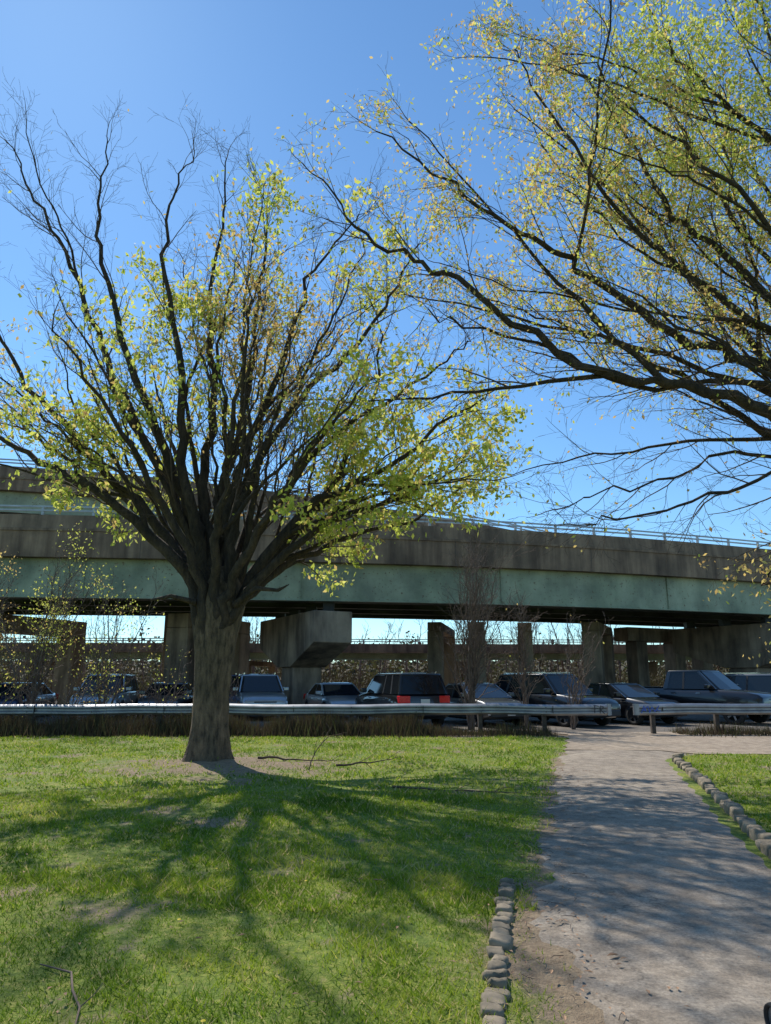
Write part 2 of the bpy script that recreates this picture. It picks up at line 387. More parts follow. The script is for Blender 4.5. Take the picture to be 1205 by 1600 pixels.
def limb(T,pts,r0,r1,cf,t0=.25,nsub=None,noise_=.04,forks=0):
    C=catmull(pts,5); n=len(C)
    C=[c_+np.array([G(0,noise_),G(0,noise_),G(0,noise_)])*(0 if i<2 else 1) for i,c_ in enumerate(C)]
    Ls=[np.linalg.norm(C[i+1]-C[i]) for i in range(n-1)]; tot=sum(Ls)
    rad=[];acc=0
    for i in range(n):
        rad.append(r0+(r1-r0)*(acc/tot)**.7)
        if i<n-1: acc+=Ls[i]
    T.tube([tuple(c_) for c_ in C],rad,9 if r0>.06 else 6,0)
    for j in range(forks):
        t=U(.22,.62); i=min(n-2,int(t*(n-1))); q=C[i]; dd=np.array(nrm(C[i+1]-C[i])); rd=rng.normal(0,1,3); rd-=rd.dot(dd)*dd; rd/=np.linalg.norm(rd)
        L=tot*(1-t)*U(.65,.95); d_=np.array(nrm(dd+rd*U(.28,.55)+np.array([0,0,.06]))); P_=[tuple(q)]
        for s_ in range(3):
            q=q+d_*L/3; P_.append(tuple(q)); d_=np.array(nrm(d_+rng.normal(0,.14,3)+np.array([0,0,cf.fup])))
        limb(T,P_,rad[i]*U(.5,.75),.010,cf,.12,None,noise_*.7,0)
    m_=nsub if nsub else int(tot*(1-t0)*cf.dens[0])
    for k in range(m_):
        t=t0+(1-t0)*(k+random.random())/m_; s_=t*(n-1); i=min(n-2,int(s_)); f_=s_-i
        q=C[i]+(C[i+1]-C[i])*f_; dd=nrm(C[i+1]-C[i]); rr=rad[i]
        rd=nrm((G(0,1),G(0,1),G(0,1))); dot=sum(rd[j]*dd[j] for j in range(3)); pe=nrm(tuple(rd[j]-dot*dd[j] for j in range(3)))
        sp=cf.spread[0]*U(.5,1.1); nd=nrm(tuple(dd[j]+pe[j]*sp for j in range(3)))
        L=cf.len[1]*U(.5,1.35)*(1.2-.6*t)
        grow(T,tuple(q),nd,L,max(.005,min(rr*.5,cf.k1*L)),1,cf)
    grow(T,tuple(C[-1]),nrm(C[-1]-C[-2]),cf.len[1]*.45,r1,1,cf)
def leaves(name,T,dens,mats,parent,size):
    C=[];MI=[];S=[]
    for (p,L) in T.leaf:
        lam,kind,sz=dens(p)
        k=int(lam)+(1 if random.random()<lam-int(lam) else 0)
        for _ in range(k):
            C.append((p[0]+G(0,.085),p[1]+G(0,.085),p[2]+G(0,.085)-.02)); MI.append(kind if random.random()<.85 else 1-kind); S.append(sz)
    C=np.array(C); n=len(C); S=np.array(S)*size*rng.uniform(.55,1.4,n)
    ax=rng.normal(0,.75,(n,3)); ax[:,2]-=.7; ax/=np.linalg.norm(ax,axis=1,keepdims=True)
    sd_=np.cross(ax,rng.normal(0,1,(n,3))); sd_/=np.linalg.norm(sd_,axis=1,keepdims=True)
    V=np.stack([C,C+ax*S[:,None]*.5+sd_*S[:,None]*.25,C+ax*S[:,None],C+ax*S[:,None]*.5-sd_*S[:,None]*.25],1)
    o=mesh(name,V.reshape(-1,3),np.arange(n*4).reshape(-1,4),mats,parent,False,np.array(MI))
    at=o.data.attributes.new('rnd','FLOAT','FACE'); at.data.foreach_set('value',np.clip(rng.normal(.5,.25,n),0,1).astype(np.float32))
    return o
cf=Cfg(); cf.wander=(0,.13,.18,.2); cf.up=(0,.06,.03,.02); cf.dens=(2.3,3.5,5.6); cf.len=(0,1.6,.75,.36); cf.spread=(.65,.75,.85); cf.rmin=.0025; cf.maxlev=3; cf.k1=.0100; cf.fup=.08

# ---- left tree
tree=empty('deciduous_tree',(0,0,0)); T=Tree()
trunk=[(-3.4,14.5,-.15),(-3.4,14.5,.02),(-3.4,14.5,.25),(-3.39,14.5,.7),(-3.39,14.5,1.3),(-3.38,14.5,1.9),(-3.37,14.5,2.5),(-3.35,14.5,3.0),(-3.35,14.5,3.4),(-3.35,14.5,3.8)]
tr=[.56,.48,.40,.345,.335,.36,.42,.48,.42,.2]
C=catmull(trunk,3); R=np.interp(np.linspace(0,1,len(C)),np.linspace(0,1,len(tr)),tr)
sd_=32; v=[];f=[]
for k,(c_,r_) in enumerate(zip(C,R)):
    for j in range(sd_):
        t=j*2*math.pi/sd_; z=c_[2]
        lob=1+(.04+.16*math.exp(-max(z,0)/.35))*math.sin(t*5+1+.3*z)+.025*math.sin(t*9+z*2)+(.10*max(0,(z-1.9)))*math.sin(t*7+.5)*.8+random.uniform(-.015,.015)
        v.append((c_[0]+r_*lob*math.cos(t),c_[1]+r_*lob*math.sin(t),z))
    if k: f+=[((k-1)*sd_+j,(k-1)*sd_+(j+1)%sd_,k*sd_+(j+1)%sd_,k*sd_+j) for j in range(sd_)]
mesh('trunk',v,f,M_bark,tree,True)
def st(dx,dy,z=2.45): return (TX+dx*.24,TY+dy*.24,z)
LL=[
 ([st(-1,-.5),(-3.95,14.2,3.6),(-5.3,14.0,4.9),(-7.0,14.0,5.9),(-8.2,14.2,6.6),(-10,14.6,7.6)],.15),
 ([st(-1,0),(-3.95,14.6,3.7),(-4.95,14.7,4.9),(-6.55,14.6,6.5),(-7.9,14.5,8.0),(-8.6,14.3,9.3),(-9.3,14,10.3)],.15),
 ([st(-.8,.4),(-3.8,14.8,3.8),(-4.55,15.0,5.4),(-5.85,15,7.8),(-6.7,14.9,9.6),(-7.45,14.7,11.4),(-8.2,14.6,12.5),(-8.7,14.5,13.8)],.155),
 ([st(-.6,0),(-3.7,14.5,3.8),(-4.15,14.5,5.25),(-5.35,14.4,7.8),(-6.15,14.4,10.1),(-6.6,14.5,12.2),(-6.45,14.5,13.8)],.165),
 ([st(-.4,-.5),(-3.65,14.3,3.9),(-4.05,14.1,5.5),(-4.3,14.0,7.8),(-4.87,14.2,10.7),(-4.75,14.3,12.5),(-4.4,14.3,13.3)],.15),
 ([st(0,0),(-3.5,14.5,3.9),(-3.8,14.7,5.5),(-3.76,14.9,7.8),(-4.0,15,10.1),(-3.75,14.9,12.2),(-3.8,14.8,13.7)],.15),
 ([st(.2,.4),(-3.3,14.7,3.9),(-3.5,14.9,5.25),(-3.07,15,7.8),(-2.9,15,10.1),(-2.7,14.8,11.8),(-3.0,14.7,12.9)],.14),
 ([st(.4,0),(-3.15,14.5,3.9),(-3.2,14.4,5.25),(-2.38,14.3,7.5),(-1.73,14.3,10.0),(-1.0,14.3,11.2),(-.5,14.3,11.8)],.14),
 ([st(.6,-.5),(-3.05,14.2,3.8),(-2.95,14.1,5.0),(-1.8,13.9,7.1),(-.58,13.9,8.4),(.25,13.9,9.8),(.6,13.9,10.6)],.135),
 ([st(.8,.2),(-2.95,14.6,3.6),(-2.6,14.6,4.6),(-1.38,14.6,6.36),(-.03,14.6,7.4),(1.36,14.5,8.4),(1.9,14.4,8.8)],.135),
 ([st(1,0),(-2.85,14.4,3.3),(-1.62,14.3,4.97),(-.03,14.2,5.8),(1.34,14.2,6.9),(2.2,14.2,7.4)],.15),
 ([st(1,-.5),(-2.75,14.2,3.25),(-1.35,14.0,4.5),(.24,13.9,5.05),(1.5,13.9,5.8)],.12),
 ([st(.9,.5),(-2.8,14.8,3.4),(-2.1,15,4.4),(-1.0,15.2,6.0),(-.1,15.3,8.4),(-.3,15.4,10.2)],.13),
 ([st(-.3,-1),(-3.7,13.9,3.7),(-4.4,13.2,5.2),(-5.2,12.3,6.6),(-5.8,11.4,7.6)],.12),
 ([st(.2,-1),(-3.3,13.8,3.8),(-3.0,13.0,5.4),(-2.6,12.2,7.2),(-2.4,11.6,8.4)],.12),
 ([st(.6,-1),(-2.9,13.9,3.5),(-2.0,13.1,4.9),(-1.0,12.4,6.0),(-.2,11.8,6.8)],.12),
 ([st(-.3,1),(-3.7,15.2,3.8),(-4.6,16.2,5.8),(-5.6,17.4,8.0),(-6.4,18.2,10)],.13),
 ([st(.2,1),(-3.2,15.3,3.9),(-3.0,16.4,6.4),(-3.2,17.5,9.0),(-3.0,18,11.5)],.13),
 ([st(.7,1),(-2.9,15.2,3.6),(-1.8,16.4,5.4),(-.3,17.4,7.4),(.6,18.2,9)],.13),
 ([st(1,.8),(-2.8,15.0,3.4),(-1.2,16.0,4.6),(.8,16.8,5.4),(2.2,17.2,6.4)],.12),
 ([st(-1,.8),(-3.9,15.1,3.6),(-5.4,16.0,5.2),(-7.4,16.8,6.6),(-9.2,17.4,7.8)],.13),
 ([st(0,.3),(-3.45,14.6,4.1),(-3.3,14.3,6.5),(-3.55,14.1,8.5),(-3.2,13.9,10.2)],.11),
]
for k,(pts,r0) in enumerate(LL): limb(T,pts,r0*1.12,.013,cf,.36,None,.04,1 if k in(2,3,4) else 2)
T.tube([(-2.95,14.15,3.0),(-2.5,13.9,3.3),(-2.05,13.8,3.25),(-1.85,13.8,3.36)],[.08,.05,.035,.01],8,0)
T.tube([(-3.7,14.1,3.05),(-4.1,13.8,3.14),(-4.45,13.7,3.05)],[.06,.04,.02],8,0)
T.build('branches',[M_limb,M_twig],tree)
CL=[(.6,5.9,2.1,1.6,7.5,0),(-.5,4.3,1.5,.85,8,0),(-2.7,12.1,1.0,1.2,6,0),(-5.1,9.7,1.3,.9,8,0),(-2.9,9.2,1.9,1.4,4.5,1),(-6.1,6.4,1.5,1.4,3.5,0),
    (-4.0,9.6,1.3,1.0,5,0),(-.1,10.6,1.1,.9,4,0),(-9,9.0,1.7,1.4,3.6,1),(2,6.9,1.4,1.1,7,0),(-6.4,5.0,1.1,.7,6,0),(-1,8.0,1.9,1.6,1.8,1),(-4.5,7.5,1.6,1.2,1.8,0)]
def densL(p):
    lam=.17; kind=1; best=0
    cl=.62+1.0*math.sin(p[0]*3.1+p[2]*2.3+p[1])*math.sin(p[2]*3.7-p[1]*1.9+p[0])
    for cx,cz,rx,rz,dn,kd in CL:
        q=((p[0]-cx)/rx)**2+((p[2]-cz)/rz)**2
        if q<1.3:
            v_=min(4.2,dn*.66*max(0,1.25-q)*max(.08,cl))
            if v_>best: best=v_; kind=kd
    if (p[2]>12 or (p[2]>9.5 and p[0]<-5.5)) and best<.3: lam=.01
    return lam+best,kind,1.15 if kind==0 else .88
leaves('leaves',T,densL,[M_leafY,M_leafO],tree,.108)

# ---- right tree (trunk stands right of the path)
tree2=empty('deciduous_tree',(0,0,0)); T=Tree()
RX,RY=9.6,12.2
sd_=24; v=[];f=[]
zz=[-.15,.05,.3,.8,1.6,2.4,3.1,3.7,4.3]; rr_=[.78,.66,.55,.48,.46,.47,.52,.5,.3]
for k,(z,r_) in enumerate(zip(zz,rr_)):
    for j in range(sd_):
        t=j*2*math.pi/sd_; lob=1+(.05+.15*math.exp(-max(z,0)/.4))*math.sin(t*5+1)+.03*math.sin(t*9+z*2)
        v.append((RX+r_*lob*math.cos(t),RY+r_*lob*math.sin(t),z))
    if k: f+=[((k-1)*sd_+j,(k-1)*sd_+(j+1)%sd_,k*sd_+(j+1)%sd_,k*sd_+j) for j in range(sd_)]
mesh('trunk',v,f,M_bark,tree2,True)
def s2(dx,dy,z=3.2): return (RX+dx*.3,RY+dy*.3,z)
RL=[
 ([s2(-1,0),(8.8,12.1,4.7),(6.8,12,6.15),(5.08,12,6.65),(3.4,12,7.14),(1.62,12,8.46),(.45,12,9.24),(-.5,12,9.8),(-1.35,12,11.1)],.19),
 ([s2(-1,.3),(8.9,12.2,5.2),(6.9,12.2,7.1),(5.6,12.2,7.6),(4.1,12.1,8.6),(3.3,12,9.3),(2.3,12,9.95),(1.2,12,10.8),(-.1,12,12.0)],.18),
 ([s2(-.8,-.3),(8.9,12.1,5.8),(7.0,12,8.3),(6.2,11.9,9.3),(5.35,11.9,10.0),(4.65,11.9,11.8),(3.8,11.9,13.2)],.18),
 ([s2(-.5,0),(9.2,12,7),(8.4,11.9,10),(7.45,11.9,11.7),(6.3,11.9,12.8),(5.5,11.9,14.1),(5.3,11.9,15.2)],.19),
 ([s2(-1,-.4),(8.7,12.1,4.5),(6.8,12.2,6.75),(4.5,12.2,6.7),(3.05,12.2,7.45),(1.7,12.2,7.9),(.6,12.2,8.2)],.12),
 ([s2(-1,-.6),(8.4,11.6,4.6),(6.9,11.4,4.95),(5.5,11.3,4.6),(4.2,11.3,4.2),(3.2,11.3,4.0)],.08),
 ([s2(-1,.6),(8.5,12.6,5.0),(6.7,12.7,5.6),(5.2,12.7,5.2),(4.0,12.7,4.9),(3.2,12.6,4.6)],.07),
 ([s2(-1,-.2),(8.5,12.0,4.2),(7.4,12.0,4.2),(6.6,12.0,3.6),(6.3,12,3.1)],.06),
 ([s2(-1,.8),(8.6,12.9,5.2),(7.0,13.4,6.6),(5.2,13.8,8.2),(3.6,14.1,9.0),(2.2,14.2,9.6)],.13),
 ([s2(-.8,1),(8.8,13.0,5.8),(7.4,13.8,8.6),(6.0,14.4,11.0),(4.4,14.6,12.8),(3.6,14.8,14.2)],.14),
 ([s2(-.8,-1),(8.7,11.4,5.5),(7.2,10.8,7.8),(5.8,10.4,9.4),(4.4,10.2,10.6),(3.4,10.2,11.8)],.12),
 ([s2(-1,-1),(8.5,11.5,4.8),(7.0,10.9,5.9),(5.4,10.6,6.7),(3.8,10.4,7.6)],.10),
 ([s2(-.3,-1),(9.0,11.3,6.5),(8.0,10.8,9.5),(7.0,10.6,11.8),(6.4,10.5,13.8)],.14),
 ([s2(-.3,.6),(9.2,12.8,7.0),(8.6,13.4,10.5),(7.6,13.8,13.6),(7.0,14,15.6)],.14),
 ([s2(-.5,.3),(9.0,12.5,6.4),(7.6,12.8,9.6),(6.6,12.9,11.6),(5.9,13,14.0)],.13),
 ([s2(-.9,-.2),(8.8,12,5.5),(7.2,11.8,7.3),(5.4,11.6,8.6),(4.0,11.5,10.2),(2.9,11.5,12.3),(2.5,11.5,13.4)],.12),
 ([s2(.8,0),(10.4,12.3,5.5),(12,12.6,8),(13.6,12.8,10)],.18),
 ([s2(.3,1),(10,13.4,5.5),(10.6,15.4,8.5),(11,17,11)],.18),
 ([s2(.3,-1),(10,11.2,5.5),(10.8,9.4,8.5),(11.4,8,10.5)],.17),
 ([s2(1,-.5),(10.8,11.8,4.8),(13,11,6),(15,10.4,7)],.15),
 ([s2(.1,.1),(9.8,12.4,7),(10.2,12.6,11),(10,12.8,15.5)],.18),
]
cf.up=(0,.03,.02,-.03); cf.dens=(2.3,3.3,5.0); cf.fup=.05; cf.len=(0,1.7,.78,.36)
for k,(pts,r0) in enumerate(RL): limb(T,pts,r0,.013,cf,.25,None,.05,2 if k<4 or 8<=k<=15 else (1 if k in(4,) else 0))
T.build('branches',[M_limb,M_twig],tree2)
def densR(p):
    x,y,z=p
    h=min(1,max(0,(z-6.3)/3.8)); r_=min(1,max(0,(x+1.4)/4.8))
    lam=.16+3.5*h*(.4+.6*r_)
    cl=.8+.85*math.sin(x*2.6+z*2.0+y)*math.sin(z*3.1-x*1.7+y); lam*=max(.15,cl)
    kind=1 if random.random()<.66 else 0
    if z>11.2 and x>4.0: kind=0; lam*=1.5
    if z<4.2 and x>5.5: lam=1.8; kind=1
    if x>10: lam*=.3
    return lam,kind,.85
leaves('leaves',T,densR,[M_leafY,M_leafO],tree2,.096)

# ---------------------------------------------------------------- saplings and shrubs
def shrub(name,base,h,stems,sp,leafd,kind,mat,lsz=.07,seedlean=0):
    o=empty(name); T=Tree(); c2=Cfg(); c2.wander=(0,.14,.18,.2); c2.up=(0,.1,.06,.0); c2.dens=(2.6,3.2,4); c2.len=(0,h*.28,h*.12,.25); c2.spread=(.6,.7,.8); c2.rmin=.004; c2.maxlev=3; c2.k1=.011; c2.fup=.1
    for k in range(stems):
        a_=U(0,6.28); rr=U(.2,1)*sp; b_=(base[0]+U(-.25,.25)*sp*.3,base[1]+U(-.2,.2)*sp*.3,-.05); hh=h*U(.7,1)
        limb(T,[b_,(b_[0]+rr*.25*math.cos(a_),b_[1]+rr*.25*math.sin(a_),hh*.33),(b_[0]+rr*.6*math.cos(a_)+seedlean*.4,b_[1]+rr*.6*math.sin(a_),hh*.66),(b_[0]+rr*math.cos(a_)+seedlean,b_[1]+rr*math.sin(a_),hh)],.045*h/5,.008,c2,.15,int(h*2.6))
    T.build('stems',[mat,mat],o)
    if leafd>0: leaves('leaves',T,lambda p:(leafd*max(.1,.6+.8*math.sin(p[0]*2.1+p[2]*1.7)),kind,1),[M_leafY,M_leafO],o,lsz)
shrub('bare_sapling',(2.75,24,0),6.6,8,1.2,0,0,M_greytwig)
shrub('bare_shrub',(6.0,24.2,0),3.4,7,1.3,.04,1,M_greytwig)
shrub('bare_shrub',(4.6,24.6,0),4.8,5,.8,.02,1,M_greytwig)
shrub('leafing_shrub',(-11.5,24,0),5.8,7,2.0,.9,0,M_greytwig,.085)
shrub('leafing_shrub',(-9.2,24.5,0),4.6,6,1.8,.8,0,M_greytwig,.085)
shrub('leafing_shrub',(-13.8,25.2,0),6.0,6,2.0,.8,1,M_greytwig,.085)
shrub('bare_shrub',(-7.0,23.8,0),2.6,7,1.4,.4,0,M_greytwig)
shrub('bare_shrub',(-12.3,23.3,0),2.2,13,2.0,.3,0,M_greytwig)
shrub('bare_shrub',(-9.9,23.3,0),2.1,13,2.0,.3,1,M_greytwig)
shrub('bare_shrub',(-7.6,23.2,0),1.5,10,1.6,.2,1,M_greytwig)
shrub('bare_shrub',(-5.0,24.0,0),1.8,7,1.1,.3,0,M_greytwig)

# dry weeds along the guardrail
n=70000; x=rng.uniform(-16,14,n); y=rng.normal(22.15,.45,n); k=~((x>4.9)&(x<8.6)); k&=(x<1.5)|(rng.random(n)<.35); x=x[k];y=y[k];n=len(x)
h=rng.uniform(.1,.8,n)*np.clip(.7+.6*fn(x,y,1.2,3),.15,1.3)*np.where(x<1,1,.55); th=rng.uniform(0,6.28,n); wd=rng.uniform(.004,.014,n); le=rng.normal(0,.25,(n,2))*h[:,None]
V=np.zeros((n,3,3)); V[:,0]=np.stack([x-np.cos(th)*wd,y-np.sin(th)*wd,0*x],1); V[:,1]=np.stack([x+np.cos(th)*wd,y+np.sin(th)*wd,0*x],1); V[:,2]=np.stack([x+le[:,0],y+le[:,1],h],1)
o=mesh('dry_weeds',V.reshape(-1,3),np.arange(n*3).reshape(-1,3),M_weed)
at=o.data.attributes.new('rnd','FLOAT','FACE'); at.data.foreach_set('value',rng.random(n).astype(np.float32))

# ---------------------------------------------------------------- guardrail
def guardrail(x0,x1,y,par):
    prof=[(-.0,-.155),(-.045,-.13),(-.085,-.10),(-.085,-.065),(-.03,-.02),(-.03,.02),(-.085,.065),(-.085,.10),(-.045,.13),(0,.155)]
    xs_=np.arange(x0,x1+.01,.5); v=[];f=[]; m_=len(prof)
    for k,x in enumerate(xs_):
        dz=.72+.015*math.sin(x*.8)+.008*math.sin(x*2.3); dy=.02*math.sin(x*.5)
        for (py,pz) in prof: v.append((x,y+py+dy,dz+pz))
        for (py,pz) in reversed(prof): v.append((x,y+py+dy+.006,dz+pz))
        if k:
            mm=2*m_
            f+=[((k-1)*mm+j,(k-1)*mm+(j+1)%mm,k*mm+(j+1)%mm,k*mm+j) for j in range(mm)]
    mesh('w_beam',v,f,M_rail,par,False)
    ac=Acc(); sp=Acc(); lp=Acc()
    x=x0+.5; q=0
    while x<x1:
        ac.box(x-.06,x+.06,y+.17,y+.32,-.3,.78); ac.box(x-.05,x+.05,y+.008,y+.168,.60,.84)
        for zz_ in(.655,.785): sp.box(x-.014,x+.014,y-.097,y-.088,zz_-.014,zz_+.014)
        if q%2==0: lp.box(x+.2,x+.212,y-.094,y-.02,.61,.83)
        x+=1.9; q+=1
    bevel(mesh('posts',ac.v,ac.f,M_wood,par),.01)
    mesh('bolts',sp.v,sp.f,M_trim,par); mesh('lap_joints',lp.v,lp.f,M_trim,par)
gr1=empty('guardrail'); guardrail(-30,6.5,22,gr1)
gr2=empty('guardrail'); guardrail(7.45,30,22.1,gr2)
def endcap(x,y,s,par):
    v=[];n_=9
    for k in range(n_):
        t=-math.pi/2+math.pi*k/(n_-1)
        for z in(.56,.88): v.append((x+s*.14*math.cos(t),y-.05+.13*math.sin(t)+.05,z))
    mesh('end_terminal',v,[(2*k,2*k+2,2*k+3,2*k+1) for k in range(n_-1)],M_rail,par,True)
endcap(6.5,22,1,gr1); endcap(7.45,22.1,-1,gr2)
def strokes(name,segs,y,mat,par,w_=.018):
    ac=Acc()
    for pl in segs:
        for (a_,b_) in zip(pl[:-1],pl[1:]):
            dx,dz=b_[0]-a_[0],b_[1]-a_[1]; l=math.hypot(dx,dz)+1e-6; nx_,nz=-dz/l*w_,dx/l*w_; ex,ez=dx/l*w_*.7,dz/l*w_*.7
            ac.add([(a_[0]-nx_-ex,y,a_[1]-nz-ez),(b_[0]-nx_+ex,y,b_[1]-nz+ez),(b_[0]+nx_+ex,y,b_[1]+nz+ez),(a_[0]+nx_-ex,y,a_[1]+nz-ez)],[(0,1,2,3)])
            y-=.0004
    mesh(name,ac.v,ac.f,mat,par)
strokes('graffiti_tag',[[(6.12,.63),(6.13,.84)],[(6.1,.84),(6.24,.82)],[(6.12,.74),(6.21,.75)],[(6.28,.62),(6.29,.83),(6.38,.80),(6.36,.74),(6.29,.72),(6.40,.61)]],21.9,M_black,gr1,.011)
strokes('graffiti_tag',[[(7.52,.62),(7.6,.82),(7.66,.68),(7.58,.70),(7.72,.81),(7.76,.64),(7.84,.79),(7.92,.66),(8.04,.82),(7.97,.72),(8.07,.68)]],22.0,M_blue,gr2,.013)

# ---------------------------------------------------------------- overpass
def path2(pts,per=6): return [(p[0],p[1],p[2]) for p in catmull(pts,per)]
def normals(P):
    out=[]
    for i in range(len(P)):
        a_=P[max(0,i-1)];b_=P[min(len(P)-1,i+1)]; dx,dy=b_[0]-a_[0],b_[1]-a_[1]; l=math.hypot(dx,dy); out.append((-dy/l,dx/l))
    return out
def sweep(name,P,prof,mat,par):
    NN=normals(P); v=[];f=[];m_=len(prof)
    for k,(p,nn) in enumerate(zip(P,NN)):
        for d,z in prof: v.append((p[0]+nn[0]*d,p[1]+nn[1]*d,z+p[2]))
        if k: f+=[((k-1)*m_+j,(k-1)*m_+(j+1)%m_,k*m_+(j+1)%m_,k*m_+j) for j in range(m_)]
    f.append(tuple(range(m_))); f.append(tuple(reversed(range((len(P)-1)*m_,len(P)*m_))))
    return mesh(name,v,f,mat,par)
def along(P,step):
    out=[];acc=0;nxt=0
    for a_,b_ in zip(P[:-1],P[1:]):
        L=math.dist(a_[:2],b_[:2]); d=((b_[0]-a_[0])/L,(b_[1]-a_[1])/L)
        while nxt<=acc+L:
            t=(nxt-acc); out.append((a_[0]+d[0]*t,a_[1]+d[1]*t,a_[2]+(b_[2]-a_[2])*t/L,d)); nxt+=step
        acc+=L
    return out
def obox(ac,x,y,d,a0,a1,n0,n1,z0,z1):
    nx_,ny_=-d[1],d[0]; v=[]
    for z in(z0,z1):
        for a_,n_ in((a0,n0),(a1,n0),(a1,n1),(a0,n1)): v.append((x+d[0]*a_+nx_*n_,y+d[1]*a_+ny_*n_,z))
    ac.add(v,BF)
def deck(name,pts,W,zt,zb,gd,gmat,nin=4,posts=True):
    E=empty(name); P=path2(pts)
    zl=zt-.62
    sweep('parapet',P,[(.04,zl),(.10,zt),(.34,zt),(.42,zl)],M_conc,E)
    sweep('deck_slab_edge',P,[(-.05,zl-.12),(-.05,zl-.004),(.6,zl-.004),(.6,zl-.12)],M_conc,E)
    sweep('fascia',P,[(.0,zb),(.0,zl-.123),(.55,zl-.123),(.55,zb)],M_conc,E)
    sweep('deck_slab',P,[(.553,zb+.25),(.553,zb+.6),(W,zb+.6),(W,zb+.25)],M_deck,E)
    sweep('far_parapet',P,[(W+.003,zb),(W+.003,zt),(W+.3,zt),(W+.4,zb)],M_conc,E)
    sweep('girder_web',P,[(.42,zb-gd+.05),(.42,zb-.004),(.46,zb-.004),(.46,zb-gd+.05)],gmat,E)
    sweep('girder_flange',P,[(.24,zb-gd),(.24,zb-gd+.046),(.64,zb-gd+.046),(.64,zb-gd)],gmat,E)
    for k in range(nin):
        d=.44+(W-.6)*(k+1)/nin
        sweep('inner_girder',P,[(d,zb-gd+.3),(d,zb+.25),(d+.05,zb+.25),(d+.05,zb-gd+.3)],M_green_shade,E)
        sweep('inner_flange',P,[(d-.2,zb-gd+.25),(d-.2,zb-gd+.297),(d+.25,zb-gd+.297),(d+.25,zb-gd+.25)],M_green_shade,E)
    ac=Acc(); cr=Acc(); bs=Acc()
    for i_,(x,y,z,d) in enumerate(along(P,2.4)):
        if i_%3==0: obox(bs,x,y,d,-.008,.008,-.006,.02,zb+z,zl-.125+z)
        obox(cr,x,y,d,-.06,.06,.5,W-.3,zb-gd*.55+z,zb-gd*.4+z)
    for i_,(x,y,z,d) in enumerate(along(P,9.6)):
        obox(ac,x,y,d,-.012,.012,.34,.418,zb-gd+.05+z,zb-.01+z)
    for x,y,z,d in along(P,19.2):
        obox(ac,x,y,d,-.5,.5,.405,.418,zb-gd+.15+z,zb-.15+z)
    mesh('stiffeners',ac.v,ac.f,gmat,E); mesh('cross_frames',cr.v,cr.f,M_green_shade,E); mesh('fascia_joints',bs.v,bs.f,M_trim,E)
    if posts:
        rp=Acc()
        for x,y,z,d in along(P,2.2): obox(rp,x,y,d,-.05,.05,.17,.27,zt+z,zt+.40+z)
        mesh('rail_posts',rp.v,rp.f,M_railpale,E)
        for hz in(.18,.36): sweep('rail',P,[(.15,zt+hz),(.15,zt+hz+.07),(.22,zt+hz+.07),(.22,zt+hz)],M_railpale,E)
    return E,P
near=[(-90,30,0),(-45,29.5,0),(-17,31,0),(4,34,0),(21.7,40,0),(45,51,0),(90,78,0)]
deck('highway_overpass',near,12.5,8.7,6.8,1.75,M_green,4)
upper=[(-90,40,1.2),(-45,38.5,.8),(-17,39,0),(4,42.5,-2.0),(21.7,48.5,-4.2),(45,58,-5.2),(90,85,-5.5)]
deck('highway_ramp_overpass',upper,9,13.0,11.6,1.2,M_green,2)
far=[(-160,66,0),(-40,60,0),(0,62,0),(40,66,0),(160,90,0)]
deck('distant_ramp_overpass',far,8,4.45,3.9,.75,M_green,2)
def prism(name,poly,w_,origin,ang,mat,par,bv=.04):
    v=[];n_=len(poly)
    for s in(-w_/2,w_/2):
        for a_,z in poly: v.append((origin[0]+a_*math.cos(ang)-s*math.sin(ang),origin[1]+a_*math.sin(ang)+s*math.cos(ang),z))
    f=[tuple(range(n_)),tuple(reversed(range(n_,2*n_)))]+[(j,j+n_,(j+1)%n_+n_,(j+1)%n_) for j in range(n_)]
    o=mesh(name,v,f,mat,par); bevel(o,bv); return o
def pier(x,y,ang,L,w_,ztop,ztip,zbot,cw,name='overpass_pier'):
    E=empty(name)
    prism('hammerhead_cap',[(-L,ztop),(L,ztop),(L,ztip),(cw*.55,zbot),(-cw*.55,zbot),(-L,ztip)][::-1],w_,(x,y),ang,M_pier,E)
    prism('column',[(-cw/2,-.3),(cw/2,-.3),(cw/2,zbot-.003),(-cw/2,zbot-.003)],cw*.95,(x,y),ang,M_pier,E,.06)
    ac=Acc()
    for t in(-.85,-.3,.3,.85):
        px,py=x+L*t*math.cos(ang),y+L*t*math.sin(ang); ac.box(px-.25,px+.25,py-.25,py+.25,ztop+.002,ztop+.42)
    mesh('bearings',ac.v,ac.f,M_trim,E)
pier(-4.15,36.5,math.radians(-62),3.8,1.9,4.62,3.2,2.15,1.6)
pier(21.0,42.5,math.radians(-58),4.4,1.9,4.62,3.2,2.2,1.7)
def bent(x0,x1,y0,y1,cols,ztop,depth,cw,capw=None):
    E=empty('overpass_pier'); dx,dy=x1-x0,y1-y0; L=math.hypot(dx,dy); an=math.atan2(dy,dx)
    capw=capw or cw*.96; h_=cw/2
    prism('cap_beam',[(-h_,ztop-depth),(L+h_,ztop-depth),(L+h_,ztop),(-h_,ztop)],capw,(x0,y0),an,M_pier,E)
    for t in cols:
        prism('column',[(-h_,-.3),(h_,-.3),(h_,ztop-depth-.003),(-h_,ztop-depth-.003)],cw,(x0+dx*t,y0+dy*t),an,M_pier,E,.05)
bent(-10.2,-8.6,37,42,(0,1),4.8,.7,1.25)
bent(2.9,4.2,42.5,49,(0,1),4.8,.5,.85)
bent(5.3,6.2,42.5,49,(0,1),4.8,.5,.95)
bent(8.2,9.6,43,50,(0,1),4.8,.5,.85)
bent(12.0,14.0,42.5,47,(0,1),4.8,.5,1.05)
